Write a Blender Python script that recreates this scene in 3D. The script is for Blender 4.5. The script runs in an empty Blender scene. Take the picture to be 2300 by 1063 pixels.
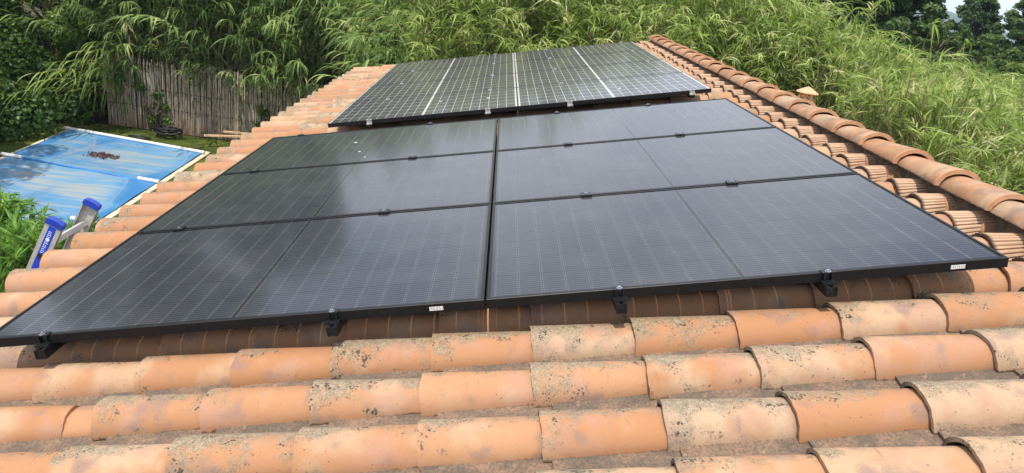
import bpy, math, random
import numpy as np
from mathutils import Matrix, Vector, Euler
random.seed(7); rng = np.random.default_rng(7)
sc = bpy.context.scene
# ---------------------------------------------------------------- camera
TILT = math.radians(13.0)                       # roof pitch; ridge runs along +Y, slope rises to +X
GZ = -3.2                                       # garden level
RW = ((0.990068424735955, -0.12901244903571385, -0.05583973319859327),
      (-0.00563638283831016, 0.36045594125428615, -0.932735624709909),
      (0.14047213198519973, 0.9237876373899628, 0.35614913684014743))
cam = bpy.data.cameras.new('camera'); camo = bpy.data.objects.new('camera', cam)
sc.collection.objects.link(camo)
camo.matrix_world = Matrix.Translation((1.65339, -2.09358, 1.43747)) @ Matrix(RW).to_4x4()
cam.sensor_width = 36; cam.lens = 1521.4/2300*36; cam.clip_start = .05; cam.clip_end = 6000
sc.camera = camo
# ---------------------------------------------------------------- light
SUN = Vector((-.16, -.36, 1.0)).normalized()    # direction towards the sun
el = math.asin(SUN.z); az = math.atan2(SUN.x, SUN.y)
w = bpy.data.worlds.new('World'); sc.world = w; w.use_nodes = True
nt = w.node_tree; nt.nodes.clear()
wo = nt.nodes.new('ShaderNodeOutputWorld'); bg = nt.nodes.new('ShaderNodeBackground')
sky = nt.nodes.new('ShaderNodeTexSky'); sky.sky_type = 'NISHITA'; sky.sun_disc = False
sky.sun_elevation = el; sky.sun_rotation = az; sky.air_density = 1.0; sky.dust_density = 2.0
tc = nt.nodes.new('ShaderNodeTexCoord'); mp = nt.nodes.new('ShaderNodeMapping')
mp.inputs['Scale'].default_value = (1.0, 1.0, 2.6)
nz = nt.nodes.new('ShaderNodeTexNoise'); nz.inputs['Scale'].default_value = 2.2; nz.inputs['Detail'].default_value = 6
rp = nt.nodes.new('ShaderNodeValToRGB'); rp.color_ramp.elements[0].position = .30; rp.color_ramp.elements[1].position = .58
mx = nt.nodes.new('ShaderNodeMix'); mx.data_type = 'RGBA'
mul = nt.nodes.new('ShaderNodeMath'); mul.operation = 'MULTIPLY'; mul.inputs[1].default_value = .88
nt.links.new(tc.outputs['Generated'], mp.inputs[0]); nt.links.new(mp.outputs[0], nz.inputs['Vector'])
nt.links.new(nz.outputs['Fac'], rp.inputs[0]); nt.links.new(rp.outputs[0], mul.inputs[0])
nt.links.new(mul.outputs[0], mx.inputs['Factor']); nt.links.new(sky.outputs[0], mx.inputs['A'])
mx.inputs['B'].default_value = (6.9, 7.2, 7.9, 1)
nt.links.new(mx.outputs['Result'], bg.inputs[0]); bg.inputs[1].default_value = .15
nt.links.new(bg.outputs[0], wo.inputs[0])
sl = bpy.data.lights.new('sun', 'SUN'); sl.energy = 3.5; sl.angle = math.radians(.55); sl.color = (1, .93, .82)
so = bpy.data.objects.new('sun', sl); sc.collection.objects.link(so)
so.rotation_euler = SUN.to_track_quat('Z', 'Y').to_euler(); so.location = (0, 0, 20)
sc.view_settings.view_transform = 'Standard'; sc.view_settings.look = 'None'
sc.view_settings.exposure = 0.48; sc.view_settings.gamma = 1.0
sc.cycles.max_bounces = 8; sc.cycles.transparent_max_bounces = 8

# ---------------------------------------------------------------- helpers
def link(o): sc.collection.objects.link(o); return o
def tag(o, label=None, cat=None, group=None, kind=None):
    if label: o['label'] = label
    if cat: o['category'] = cat
    if group: o['group'] = group
    if kind: o['kind'] = kind
    return o
def empty(name, loc=(0, 0, 0), mat=None):
    o = bpy.data.objects.new(name, None); link(o); o.empty_display_size = .1
    if mat is not None: o.matrix_world = mat
    else: o.location = loc
    return o
RM = Matrix.Rotation(-TILT, 4, 'Y')             # roof frame (u,v,n) -> world
def R3(u, v, n): return RM @ Vector((u, v, n))

class MB:
    """mesh collector"""
    def __init__(s): s.v = []; s.f = []; s.m = []; s.n = 0; s.att = {}
    def add(s, V, F, mi=0, **att):
        V = np.asarray(V, float).reshape(-1, 3); F = np.asarray(F, int)
        s.v.append(V); s.f.append((F+s.n)); s.m.append(np.full(len(F), mi)); s.n += len(V)
        for k, a in att.items(): s.att.setdefault(k, []).append(np.asarray(a, float).reshape(len(V), -1))
        return s
    def box(s, x0, x1, y0, y1, z0, z1, mi=0, M=None):
        V = np.array([(x, y, z) for x in (x0, x1) for y in (y0, y1) for z in (z0, z1)], float)
        if M is not None: V = np.array([tuple(M @ Vector(q)) for q in V])
        return s.add(V, [(0, 1, 3, 2), (4, 6, 7, 5), (0, 4, 5, 1), (2, 3, 7, 6), (0, 2, 6, 4), (1, 5, 7, 3)], mi)
    def prism(s, pts, z0, z1, mi=0, M=None):       # quad fan caps: pts convex polygon, n-gon caps as triangles
        n = len(pts); c = np.mean(pts, 0)
        V = [(x, y, z0) for x, y in pts]+[(x, y, z1) for x, y in pts]+[(c[0], c[1], z0), (c[0], c[1], z1)]
        if M is not None: V = [tuple(M @ Vector(q)) for q in V]
        F = []
        for i in range(n):
            j = (i+1) % n; F += [(i, j, n+j, n+i), (2*n, j, i, i), (2*n+1, n+i, n+j, n+j)]
        return s.add(V, F, mi)
    def tube(s, P, r, k=8, mi=0, cap=True):
        P = [Vector(p) for p in P]; rr = r if hasattr(r, '__len__') else [r]*len(P); V = []; F = []
        ref = Vector((0, 0, 1))
        for i, p in enumerate(P):
            d = (P[min(i+1, len(P)-1)]-P[max(i-1, 0)]).normalized()
            if abs(d.dot(ref)) > .95: ref = Vector((1, 0, 0))
            a = d.cross(ref).normalized(); b = d.cross(a)
            for j in range(k):
                t = 2*math.pi*j/k; V.append(tuple(p+(a*math.cos(t)+b*math.sin(t))*rr[i]))
        for i in range(len(P)-1):
            for j in range(k):
                q = (j+1) % k; F.append((i*k+j, i*k+q, (i+1)*k+q, (i+1)*k+j))
        if cap:
            V += [tuple(P[0]), tuple(P[-1])]; a = len(V)-2; e = (len(P)-1)*k
            for j in range(k):
                q = (j+1) % k; F += [(a, q, j, j), (a+1, e+j, e+q, e+q)]
        return s.add(V, F, mi)
    def build(s, name, mats, parent=None, smooth=False, matrix=None, sharp=None):
        V = np.concatenate(s.v); F = np.concatenate([f if f.shape[1] == 4 else np.hstack([f, f[:, -1:]]) for f in s.f])
        M = np.concatenate(s.m)
        tri = F[:, 3] == F[:, 2]
        cnt = np.where(tri, 3, 4); tot = int(cnt.sum())
        starts = np.concatenate([[0], np.cumsum(cnt)[:-1]])
        mask = np.ones(F.shape, bool); mask[:, 3] = ~tri
        loops = F[mask]
        me = bpy.data.meshes.new(name); me.vertices.add(len(V)); me.vertices.foreach_set('co', V.ravel())
        me.loops.add(tot); me.loops.foreach_set('vertex_index', loops.astype(np.int32))
        me.polygons.add(len(F)); me.polygons.foreach_set('loop_start', starts.astype(np.int32))
        me.polygons.foreach_set('material_index', M.astype(np.int32))
        me.polygons.foreach_set('use_smooth', np.full(len(F), bool(smooth)))
        me.update(calc_edges=True); me.validate()
        for k, a in s.att.items():
            A = np.concatenate(a)
            if A.shape[1] == 1: at = me.attributes.new(k, 'FLOAT', 'POINT'); at.data.foreach_set('value', A.ravel())
            else: at = me.attributes.new(k, 'FLOAT_VECTOR', 'POINT'); at.data.foreach_set('vector', A.ravel())
        for m in (mats if isinstance(mats, (list, tuple)) else [mats]): me.materials.append(m)
        if smooth and sharp: me.set_sharp_from_angle(angle=math.radians(sharp))
        o = link(bpy.data.objects.new(name, me))
        if parent is not None: o.parent = parent
        if matrix is not None:
            if parent is None: o.matrix_world = matrix
            else: o.matrix_local = matrix
        return o

# node helper ------------------------------------------------------
class NT:
    def __init__(s, name):
        s.m = bpy.data.materials.new(name); s.m.use_nodes = True; s.t = s.m.node_tree; s.t.nodes.clear()
        s.out = s.t.nodes.new('ShaderNodeOutputMaterial')
    def L(s, a, b):
        if isinstance(a, (int, float)): b.default_value = a
        elif isinstance(a, (tuple, list)): b.default_value = tuple(a)+((1,) if len(a) == 3 and b.type == 'RGBA' else ())
        else: s.t.links.new(a, b)
    def obj(s): return s.t.nodes.new('ShaderNodeTexCoord').outputs['Object']
    def attr(s, n, kind='Vector'):
        a = s.t.nodes.new('ShaderNodeAttribute'); a.attribute_name = n; return a.outputs[kind]
    def sep(s, v):
        n = s.t.nodes.new('ShaderNodeSeparateXYZ'); s.L(v, n.inputs[0]); return n.outputs
    def comb(s, x, y, z):
        n = s.t.nodes.new('ShaderNodeCombineXYZ'); s.L(x, n.inputs[0]); s.L(y, n.inputs[1]); s.L(z, n.inputs[2]); return n.outputs[0]
    def vadd(s, a, b, op='ADD'):
        n = s.t.nodes.new('ShaderNodeVectorMath'); n.operation = op; s.L(a, n.inputs[0]); s.L(b, n.inputs[1]); return n.outputs[0]
    def M(s, op, a, b=0.0, c=0.0):
        n = s.t.nodes.new('ShaderNodeMath'); n.operation = op; s.L(a, n.inputs[0]); s.L(b, n.inputs[1]); s.L(c, n.inputs[2]); return n.outputs[0]
    def noise(s, v, sc_, det=3, rough=.5, dist=0, col=False):
        n = s.t.nodes.new('ShaderNodeTexNoise'); s.L(v, n.inputs['Vector']); n.inputs['Scale'].default_value = sc_
        n.inputs['Detail'].default_value = det; n.inputs['Roughness'].default_value = rough; n.inputs['Distortion'].default_value = dist
        return n.outputs['Color' if col else 'Fac']
    def vor(s, v, sc_, out='Distance'):
        n = s.t.nodes.new('ShaderNodeTexVoronoi'); s.L(v, n.inputs['Vector']); n.inputs['Scale'].default_value = sc_; return n.outputs[out]
    def ss(s, x, a, b, lo=0.0, hi=1.0):
        n = s.t.nodes.new('ShaderNodeMapRange'); n.interpolation_type = 'SMOOTHSTEP'; n.clamp = True
        s.L(x, n.inputs[0]); s.L(a, n.inputs[1]); s.L(b, n.inputs[2]); s.L(lo, n.inputs[3]); s.L(hi, n.inputs[4]); return n.outputs[0]
    def mix(s, f, a, b):
        n = s.t.nodes.new('ShaderNodeMix'); n.data_type = 'RGBA'; s.L(f, n.inputs['Factor']); s.L(a, n.inputs['A']); s.L(b, n.inputs['B']); return n.outputs['Result']
    def bump(s, h, st=.3, d=.01):
        n = s.t.nodes.new('ShaderNodeBump'); s.L(h, n.inputs['Height']); n.inputs['Strength'].default_value = st; n.inputs['Distance'].default_value = d; return n.outputs[0]
    def bsdf(s, col, rough=.6, metal=0, normal=None, spec=.5, coat=0, coatr=.1, link_=True, **kw):
        b = s.t.nodes.new('ShaderNodeBsdfPrincipled'); s.L(col, b.inputs['Base Color']); s.L(rough, b.inputs['Roughness'])
        s.L(metal, b.inputs['Metallic']); s.L(spec, b.inputs['Specular IOR Level'])
        if coat: s.L(coat, b.inputs['Coat Weight']); s.L(coatr, b.inputs['Coat Roughness'])
        if normal is not None: s.L(normal, b.inputs['Normal'])
        for k, v in kw.items(): s.L(v, b.inputs[k.replace('_', ' ')])
        if link_: s.t.links.new(b.outputs[0], s.out.inputs[0])
        return b.outputs[0]
    def mixsh(s, f, a, b, link_=True):
        n = s.t.nodes.new('ShaderNodeMixShader'); s.L(f, n.inputs[0]); s.t.links.new(a, n.inputs[1]); s.t.links.new(b, n.inputs[2])
        if link_: s.t.links.new(n.outputs[0], s.out.inputs[0])
        return n.outputs[0]

def simple(name, col, rough=.6, metal=0, var=.12, scale=8, bump=0, spec=.5):
    n = NT(name); v = n.obj(); f = n.noise(v, scale, 5, .6)
    a = tuple(c*(1-var) for c in col); b = tuple(min(1, c*(1+var)) for c in col)
    c = n.mix(n.ss(f, .3, .7), a, b)
    n.bsdf(c, rough, metal, n.bump(n.noise(v, scale*12, 3), bump, .005) if bump else None, spec)
    return n.m

# ---------------------------------------------------------------- terracotta
def tile_material(name, grime=0.0, ridge=False):
    n = NT(name); at = n.sep(n.attr('tc')); s, t = at[0], at[1]
    rv = n.attr('rnd'); r = n.sep(rv); P = n.vadd(n.obj(), n.vadd(rv, (13, 17, 11), 'MULTIPLY'))
    low = n.noise(P, 5.5, 3, .5); mid = n.noise(P, 13, 5, .62); fine = n.noise(P, 60, 4, .65)
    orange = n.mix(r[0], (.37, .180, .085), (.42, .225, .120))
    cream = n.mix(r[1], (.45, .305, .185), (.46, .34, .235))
    pink = (.38, .225, .165)
    f = n.M('ADD', low, n.M('MULTIPLY', n.M('SUBTRACT', r[2], .5), .42))
    c = n.mix(n.M('MULTIPLY', n.ss(f, .44, .68), .85), orange, cream)
    low2 = n.noise(n.vadd(P, (5, 3, 1)), 7, 3, .5)
    c = n.mix(n.M('MULTIPLY', n.ss(low2, .52, .68), .55), c, pink)
    grain = n.noise(P, 260, 3, .8)
    c = n.mix(n.M('MULTIPLY', n.ss(fine, .35, .75), .25), c, (.32, .17, .10)); c = n.mix(n.M('MULTIPLY', n.ss(grain, .45, .75), .30), c, (.24, .13, .08))
    # smoky firing stain
    low3 = n.noise(n.vadd(P, (9, 1, 4)), 9, 2, .5)
    c = n.mix(n.M('MULTIPLY', n.ss(n.M('ADD', low3, n.M('MULTIPLY', n.M('SUBTRACT', grain, .5), .25)), .56, .72), .62), c, (.20, .145, .13))
    run = n.noise(n.comb(n.M('ADD', n.M('MULTIPLY', s, 26), n.M('MULTIPLY', r[0], 40)), n.M('ADD', n.M('MULTIPLY', t, 1.3), n.M('MULTIPLY', mid, .6)), n.M('MULTIPLY', r[1], 9)), 1.0, 4, .7)
    c = n.mix(n.M('MULTIPLY', n.M('MULTIPLY', n.ss(run, .60, .72), n.ss(t, -1.0, .1)), .5), c, (.16, .115, .085))
    # lichen: heavier on the crest, near the mouth and on some tiles
    at_ = n.M('ABSOLUTE', n.M('SUBTRACT', t, .25)); crest = n.ss(at_, .75, .0)
    mouth = n.ss(s, .55, 0)
    lm = n.M('ADD', n.M('MULTIPLY', mid, 1.0), n.M('ADD', n.M('MULTIPLY', crest, .24), n.M('ADD', n.M('MULTIPLY', mouth, .13), n.M('MULTIPLY', n.M('SUBTRACT', r[1], .5), .34))))
    off = -.10 if ridge else .025
    lich = n.ss(lm, .64-off-grime, .94-off-grime)
    c = n.mix(n.M('MULTIPLY', lich, .8), c, n.mix(n.ss(fine, .35, .65), (.22, .185, .13), (.36, .305, .205)))
    sp = n.noise(P, 210, 3, .75); sp2 = n.noise(P, 95, 4, .8)
    spots = n.M('MULTIPLY', n.ss(sp, .47, .60), n.ss(lm, .66-off-grime, .84-off-grime))
    c = n.mix(n.M('MULTIPLY', spots, .50), c, (.085, .07, .055))
    spots2 = n.M('MULTIPLY', n.ss(sp2, .56, .62), n.ss(lm, .70-off-grime, .90-off-grime))
    c = n.mix(n.M('MULTIPLY', spots2, .6), c, (.11, .085, .065))
    vd = n.vor(n.vadd(P, n.noise(P, 40, 2, .5, col=True), 'ADD'), 1.0) if False else n.vor(P, 105); vs = n.noise(P, 20, 3, .6)
    crust = n.M('MULTIPLY', n.M('LESS_THAN', n.M('ADD', vd, n.M('MULTIPLY', n.M('SUBTRACT', grain, .5), .5)), n.M('MULTIPLY', n.ss(vs, .42, .75), .62)), n.ss(lm, .60-off-grime, .80-off-grime))
    c = n.mix(n.M('MULTIPLY', crust, .9), c, (.055, .042, .032))
    # odd pits everywhere
    c = n.mix(n.M('MULTIPLY', n.ss(n.vor(P, 38), .10, .06), n.ss(n.noise(P, 9, 2), .45, .6)), c, (.10, .05, .03))
    # dark back of the crest and black foot line
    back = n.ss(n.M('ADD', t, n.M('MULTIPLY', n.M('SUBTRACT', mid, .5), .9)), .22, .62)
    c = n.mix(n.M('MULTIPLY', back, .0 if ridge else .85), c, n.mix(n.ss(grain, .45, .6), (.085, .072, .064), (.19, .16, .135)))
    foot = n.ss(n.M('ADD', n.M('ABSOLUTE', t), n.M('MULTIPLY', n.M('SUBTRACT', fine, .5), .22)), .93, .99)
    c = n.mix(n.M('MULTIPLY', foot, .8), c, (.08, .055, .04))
    if ridge:
        c = n.mix(n.M('MULTIPLY', n.ss(n.M('ADD', n.noise(n.vadd(P, (3, .7, 3), 'MULTIPLY'), 3, 4, .6), 0), .42, .62), .45), c, (.20, .135, .09))
        c = n.mix(n.M('MULTIPLY', n.ss(s, .045, .008), .8), c, (.52, .275, .15))
    h = n.M('ADD', n.M('MULTIPLY', fine, .5), n.M('ADD', n.M('MULTIPLY', spots, .5), n.M('MULTIPLY', mid, .8)))
    n.bsdf(c, .85, 0, n.bump(h, .35, .004), .25)
    return n.m
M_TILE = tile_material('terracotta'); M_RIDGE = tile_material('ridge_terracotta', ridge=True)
def channel_material():
    n = NT('channel_grime'); at = n.sep(n.attr('tc')); rv = n.attr('rnd'); P = n.vadd(n.obj(), n.vadd(rv, (7, 5, 9), 'MULTIPLY'))
    a = n.noise(P, 9, 4, .6); b = n.noise(P, 110, 4, .75); d = n.noise(P, 28, 4, .7)
    c = n.mix(n.ss(a, .38, .66), (.14, .108, .08), (.26, .165, .11))
    c = n.mix(n.M('MULTIPLY', n.ss(d, .58, .70), .6), c, (.40, .24, .15))
    c = n.mix(n.M('MULTIPLY', n.ss(b, .44, .60), .65), c, (.085, .068, .055))
    c = n.mix(n.M('MULTIPLY', n.ss(b, .38, .30), .3), c, (.32, .28, .22))
    n.bsdf(c, .95, 0, n.bump(n.M('ADD', b, d), .6, .006), .2); return n.m
M_CHAN = channel_material()
def ribbed_material():
    n = NT('scored_terracotta'); at = n.sep(n.attr('tc')); rv = n.attr('rnd'); P = n.vadd(n.obj(), n.vadd(rv, (7, 5, 9), 'MULTIPLY'))
    a = n.noise(P, 12, 4, .6); g = n.attr('grv', 'Fac')
    c = n.mix(n.ss(a, .35, .65), (.42, .27, .175), (.50, .35, .24))
    c = n.mix(n.M('MULTIPLY', g, .75), c, (.16, .085, .055))
    c = n.mix(n.M('MULTIPLY', n.ss(at[0], .06, .0), .9), c, (.05, .035, .028))  # mouth edge blackened: its shadow is painted into the colour
    n.bsdf(c, .9, 0, n.bump(n.noise(P, 80, 3), .3, .003), .2); return n.m
M_RIB = ribbed_material()
M_MORTAR = simple('mortar', (.30, .22, .16), .95, var=.3, scale=20, bump=.6)
M_WALL = simple('rendered_wall', (.52, .40, .28), .9, var=.1, scale=3, bump=.3)

def canal(mb, o, along, across, up, L, w0, w1, h0, h1, b0, b1, na=14, nl=3, th=.012, ribs=0, seed=None, mi=0, sgn=1, yaw=0, rd=None, warp=.0022):
    """one barrel tile. sgn=1 cover (arched), -1 channel (dished). o = mouth centre at base level"""
    o = Vector(o); A = Vector(along); X = Vector(across); U = Vector(up)
    if yaw: q = Matrix.Rotation(yaw, 3, U); A = q @ A; X = q @ X
    th_ = np.linspace(-1, 1, na+1); rows = []
    V = []; TC = []; G = []
    r3 = np.random.default_rng(seed) if seed is not None else rng
    rd0 = r3.random(3); rd = rd0 if rd is None else np.array(rd); ph_ = r3.random(6)*6.28
    for side in (0, 1):
        for i in range(nl+1):
            s = i/nl; w_ = w0+(w1-w0)*s; h = h0+(h1-h0)*s; b = b0+(b1-b0)*s
            for j, a in enumerate(th_):
                ang = a*math.pi/2
                ww, hh = w_-th*side, h-th*side
                g = 0
                if ribs and side == 0:
                    ph = (a*ribs/2) % 1.0; g = max(0, 1-abs(ph-.5)/.22); hh -= .008*g; ww -= .008*g
                x = ww*math.sin(ang); z = b+sgn*hh*math.cos(ang) if sgn > 0 else b-hh*math.cos(ang)+(0 if side == 0 else 0)
                if sgn < 0 and side == 1: x = (w_-0)*math.sin(ang); z = b-(h+th)*math.cos(ang)
                x *= 1+.6*warp/.09*math.sin(s*3+ph_[0])*6*.3; z += warp*(math.sin(a*2.6+ph_[1]+s*2)+.5*math.sin(a*7+ph_[2]))
                du = (warp*1.2*(math.sin(a*3+ph_[3])+.6*math.sin(a*9+ph_[4])+.35*math.sin(a*23+ph_[5])) if i in (0, nl) else 0)
                V.append(tuple(o+A*(s*L+du)+X*x+U*z)); TC.append((s, a, 0)); G.append(g)
    K = na+1; n1 = (nl+1)*K; F = []
    for i in range(nl):
        for j in range(na):
            a = i*K+j
            F.append((a, a+1, a+K+1, a+K)); F.append((n1+a, n1+a+K, n1+a+K+1, n1+a+1))
    for j in range(na):
        F.append((j, n1+j, n1+j+1, j+1)); e = nl*K+j; F.append((e, e+1, n1+e+1, n1+e))
    for i in range(nl):
        a = i*K; F.append((a, a+K, n1+a+K, n1+a)); a = i*K+na; F.append((a, n1+a, n1+a+K, a+K))
    att = dict(tc=TC, rnd=np.tile(rd, (len(V), 1)))
    att['grv'] = G
    mb.add(V, F, mi, **att)

# ---------------------------------------------------------------- house
house = tag(empty('house', (0, 0, GZ)), 'house with an orange terracotta canal tile roof carrying solar panels', 'house')
HI = Matrix.Translation((0, 0, -GZ))            # children are written in world coordinates
wall = MB()
wall.box(-.30, 6.1, -3.1, 8.75, GZ, -.50)
V = [(x, y, z) for y in (-3.1, 8.75) for x, z in ((-.30, -.499), (3.9, .42), (6.1, -.09))]
wall.add(V, [(0, 2, 1, 1), (3, 4, 5, 5), (0, 1, 4, 3), (1, 2, 5, 4), (0, 3, 5, 2)])
wall.add([(6.1, -3.1, -.5), (6.1, 8.75, -.5), (6.1, 8.75, -.09), (6.1, -3.1, -.09), (-.3, -3.1, -.5), (-.3, 8.75, -.5)], [(0, 1, 2, 3), (0, 3, 4, 4), (1, 5, 2, 2)])
wall.build('wall', M_WALL, house, matrix=HI)
NR0 = -12; NR1 = 34
def vrow(k): return -.018+.2475*k if k <= 0 else .190+.2607*(k-1) if k <= 4 else .972+.2556*(k-4) if k <= 13 else 3.2724+.2665*(k-13)
deck = MB()
UR = 3.98
for sgn in (1, -1):
    ue = -.50 if sgn > 0 else 1.50
    pts = [R3(ue, -3.2, -.30), R3(UR, -3.2, -.30), R3(UR, 8.98, -.30), R3(ue, 8.98, -.30)]
    pts2 = [p+Vector((0, 0, .045)) for p in pts]
    xr = R3(UR, 0, -.30).x
    if sgn < 0:
        pts = [Vector((2*xr-p.x, p.y, p.z)) for p in pts]; pts2 = [Vector((2*xr-p.x, p.y, p.z)) for p in pts2]
    q = [tuple(p) for p in pts+pts2]
    deck.add(q, [(0, 1, 2, 3), (4, 7, 6, 5), (0, 4, 5, 1), (1, 5, 6, 2), (2, 6, 7, 3), (3, 7, 4, 0)])
roof = deck.build('roof', M_MORTAR, house, matrix=HI)

au, av, an = RM.to_3x3() @ Vector((1, 0, 0)), Vector((0, 1, 0)), RM.to_3x3() @ Vector((0, 0, 1))
cov = MB(); chn = MB(); rib = MB()
mouths = [-.61, -.17]+[.187+.3455*k for k in range(0, 11)]
for k in range(NR0, NR1+1):
    vc = vrow(k)
    near = k < 3; nl = 3; na = 16 if near else 10
    jr = random.uniform(-.012, .012)
    for j, u in enumerate(mouths):
        if u > 3.72: continue
        # hidden under the panel arrays: keep, they matter from the side, but coarse
        L = .46 if j else .5
        uu = u+jr+random.uniform(-.006, .006)+(.0 if j > 1 else random.uniform(-.01, .01))
        yaw = random.uniform(-.009, .009); db = random.uniform(-.003, .003)
        if k == -2 and abs(u-.187) < .01: uu += .0
        if k == -1 and j in (1, 2): uu -= .215
        rdv = (.6+.4*random.random(), .80*random.random(), .6*random.random()) if k == 1 else None  # row beneath the panel edge tinted oranger, brightening its shade through colour
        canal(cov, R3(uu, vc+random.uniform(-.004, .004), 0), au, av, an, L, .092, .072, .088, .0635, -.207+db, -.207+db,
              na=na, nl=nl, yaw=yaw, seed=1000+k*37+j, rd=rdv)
        if k == -1 and j == 2:
            canal(cov, R3(.38, vc+.008, 0), au, av, an, .32, .077, .072, .054, .050, -.207, -.207, na=na, nl=nl, seed=4, rd=(.9, .1, .3))
    # last, scored course tucked under the ridge
    canal(rib, R3(3.765+.016*vc+random.uniform(-.02, .02), vc+random.uniform(-.008, .008), 0), au, av, an, .32, .097, .058, .098, .056,
          -.206, -.190, na=72, nl=2, yaw=random.uniform(-.07, .07), ribs=16, th=.013)
    # channel tiles between rows k and k+1
    vg = (vc+vrow(k+1))/2
    for j, um in enumerate(mouths):
        u = um+jr+.040+random.uniform(-.006, .006)
        if u > 3.8: continue
        canal(chn, R3(u, vg, 0), au, av, an,   .42, .084, .098, .038, .034, -.161, -.179,
              na=8, nl=4, sgn=-1, th=.012, seed=5000+k*31+j, warp=.0015)
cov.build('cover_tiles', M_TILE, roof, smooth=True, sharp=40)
chn.build('channel_tiles', M_CHAN, roof, smooth=True, sharp=50)
rib.build('scored_tiles', M_RIB, roof)
# far slope
xr = R3(UR, 0, 0).x; far = MB()
au2 = Vector((-au.x, 0, au.z)); an2 = Vector((-an.x, 0, an.z))
for k in range(NR0, NR1+1):
    for j in range(6, 13):
        p = R3(-.61+.3455*j, vrow(k), 0); p.x = 2*xr-p.x
        canal(far, p, au2, av, an2, .46, .095, .079, .08, .0625, -.205, -.205, na=8, nl=1, seed=9000+k*31+j)
far.build('far_slope_tiles', M_TILE, roof, smooth=True, sharp=40)
# ridge
rv_ = [0.687, 1.072, 1.471, 1.883, 2.244, 2.653, 3.056, 3.417, 3.8, 4.198, 4.621, 5.058, 5.462, 5.868, 6.2, 6.636, 7.101, 7.5, 7.985, 8.393, 8.80]
rv_ = [.687-.385*k for k in range(8, 0, -1)]+rv_
rv_ = [v-.025*(v+2.09)/1.139 for v in rv_]
rdg = MB(); mor = MB()
for i, v in enumerate(rv_):
    Ln = (rv_[i+1]-v if i+1 < len(rv_) else .36)+.09
    f0 = R3(3.866+.016*v, v, -.084); c = f0+Vector((.118, 0, 0))
    canal(rdg, (c.x, v, f0.z), Vector((.016, 1, 0)).normalized(), (1, 0, 0), (0, 0, 1), Ln, .116, .085, .090, .058, .007+random.uniform(-.003, .003), -.002,
          na=22, nl=5, th=.022, seed=77+i, yaw=random.uniform(-.012, .012))
    r = rdg.att['tc'][-1]; 
rdg.build('ridge_tiles', M_RIDGE, roof, smooth=True, sharp=40)
y0, y1 = rv_[0]+.05, rv_[-1]+.3
for (ya, yb) in ((y0, y1),):
    n_ = 120; V = []; F = []
    for i in range(n_+1):
        y = ya+(yb-ya)*i/n_; f0 = R3(3.866+.016*y, y, -.084); jx = .012*math.sin(i*7.1)+random.uniform(-.006, .006)
        V += [(f0.x+.075+jx, y, f0.z+.01), (f0.x+.085+jx, y, f0.z-.10), (f0.x+.185-jx, y, f0.z-.10), (f0.x+.18-jx, y, f0.z+.01)]
    for i in range(n_):
        for j in range(3): F.append((i*4+j, i*4+j+1, i*4+5+j, i*4+4+j))
    mor.add(V, F)
mor.build('ridge_mortar', simple('shaded_mortar', (.14, .105, .08), .95, var=.4, scale=25, bump=.6), roof)  # darker than the deck mortar: shadow of the ridge overhang painted in

# roof vent on the far slope
M_VENT = simple('vent_terracotta', (.62, .33, .18), .85, var=.12, scale=14, bump=.2)
vx, vy, vz = 4.83, 4.86, .0
vz = .715
vent = MB(); NA, NZ = 60, 14; V = []; F = []
r0, r1, h0, h1 = .058, .070, -.25, .045
for side in (0, 1):
    for i in range(NZ+1):
        for j in range(NA):
            a = 2*math.pi*j/NA; rr = (r0+(r1-r0)*i/NZ)-.012*side
            V.append((rr*math.cos(a), rr*math.sin(a), h0+(h1-h0)*i/NZ))
def hole(i, j):
    a = (j+.5)/NA*6 % 1.0-.5; z = (i+.5)/NZ-.70
    return (a/.32)**2+(z/.22)**2 < 1
for side in (0, 1):
    for i in range(NZ):
        for j in range(NA):
            if hole(i, j): continue
            b = side*(NZ+1)*NA; q = (j+1) % NA
            f = (b+i*NA+j, b+i*NA+q, b+(i+1)*NA+q, b+(i+1)*NA+j); F.append(f if side == 0 else f[::-1])
O = (NZ+1)*NA
for i in range(NZ):
    for j in range(NA):
        if not hole(i, j): continue
        q = (j+1) % NA; c4 = [(i*NA+j, i*NA+q, hole(i-1, j)), (i*NA+q, (i+1)*NA+q, hole(i, (j+1) % NA)), ((i+1)*NA+q, (i+1)*NA+j, hole(i+1, j)), ((i+1)*NA+j, i*NA+j, hole(i, (j-1) % NA))]
        for a, b, hh in c4:
            if not hh: F.append((a, b, O+b, O+a))
vent.add(V, F)
vo = vent.build('roof_vent', M_VENT, house, smooth=True, sharp=40, matrix=HI @ Matrix.Translation((vx, vy, vz)))
cp = MB(); V = []; F = []; prof = [(.0, .102), (.014, .099), (.065, .072), (.106, .048), (.110, .039), (.106, .036), (.068, .043), (.0, .045)]
for r, z in prof:
    for j in range(36):
        a = 2*math.pi*j/36; V.append((r*math.cos(a), r*math.sin(a), z))
for i in range(len(prof)-1):
    for j in range(36): F.append((i*36+j, i*36+(j+1) % 36, (i+1)*36+(j+1) % 36, (i+1)*36+j)[::-1])
cp.add(V, F); cp.build('vent_cap', M_VENT, vo, smooth=True, sharp=30)

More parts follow.
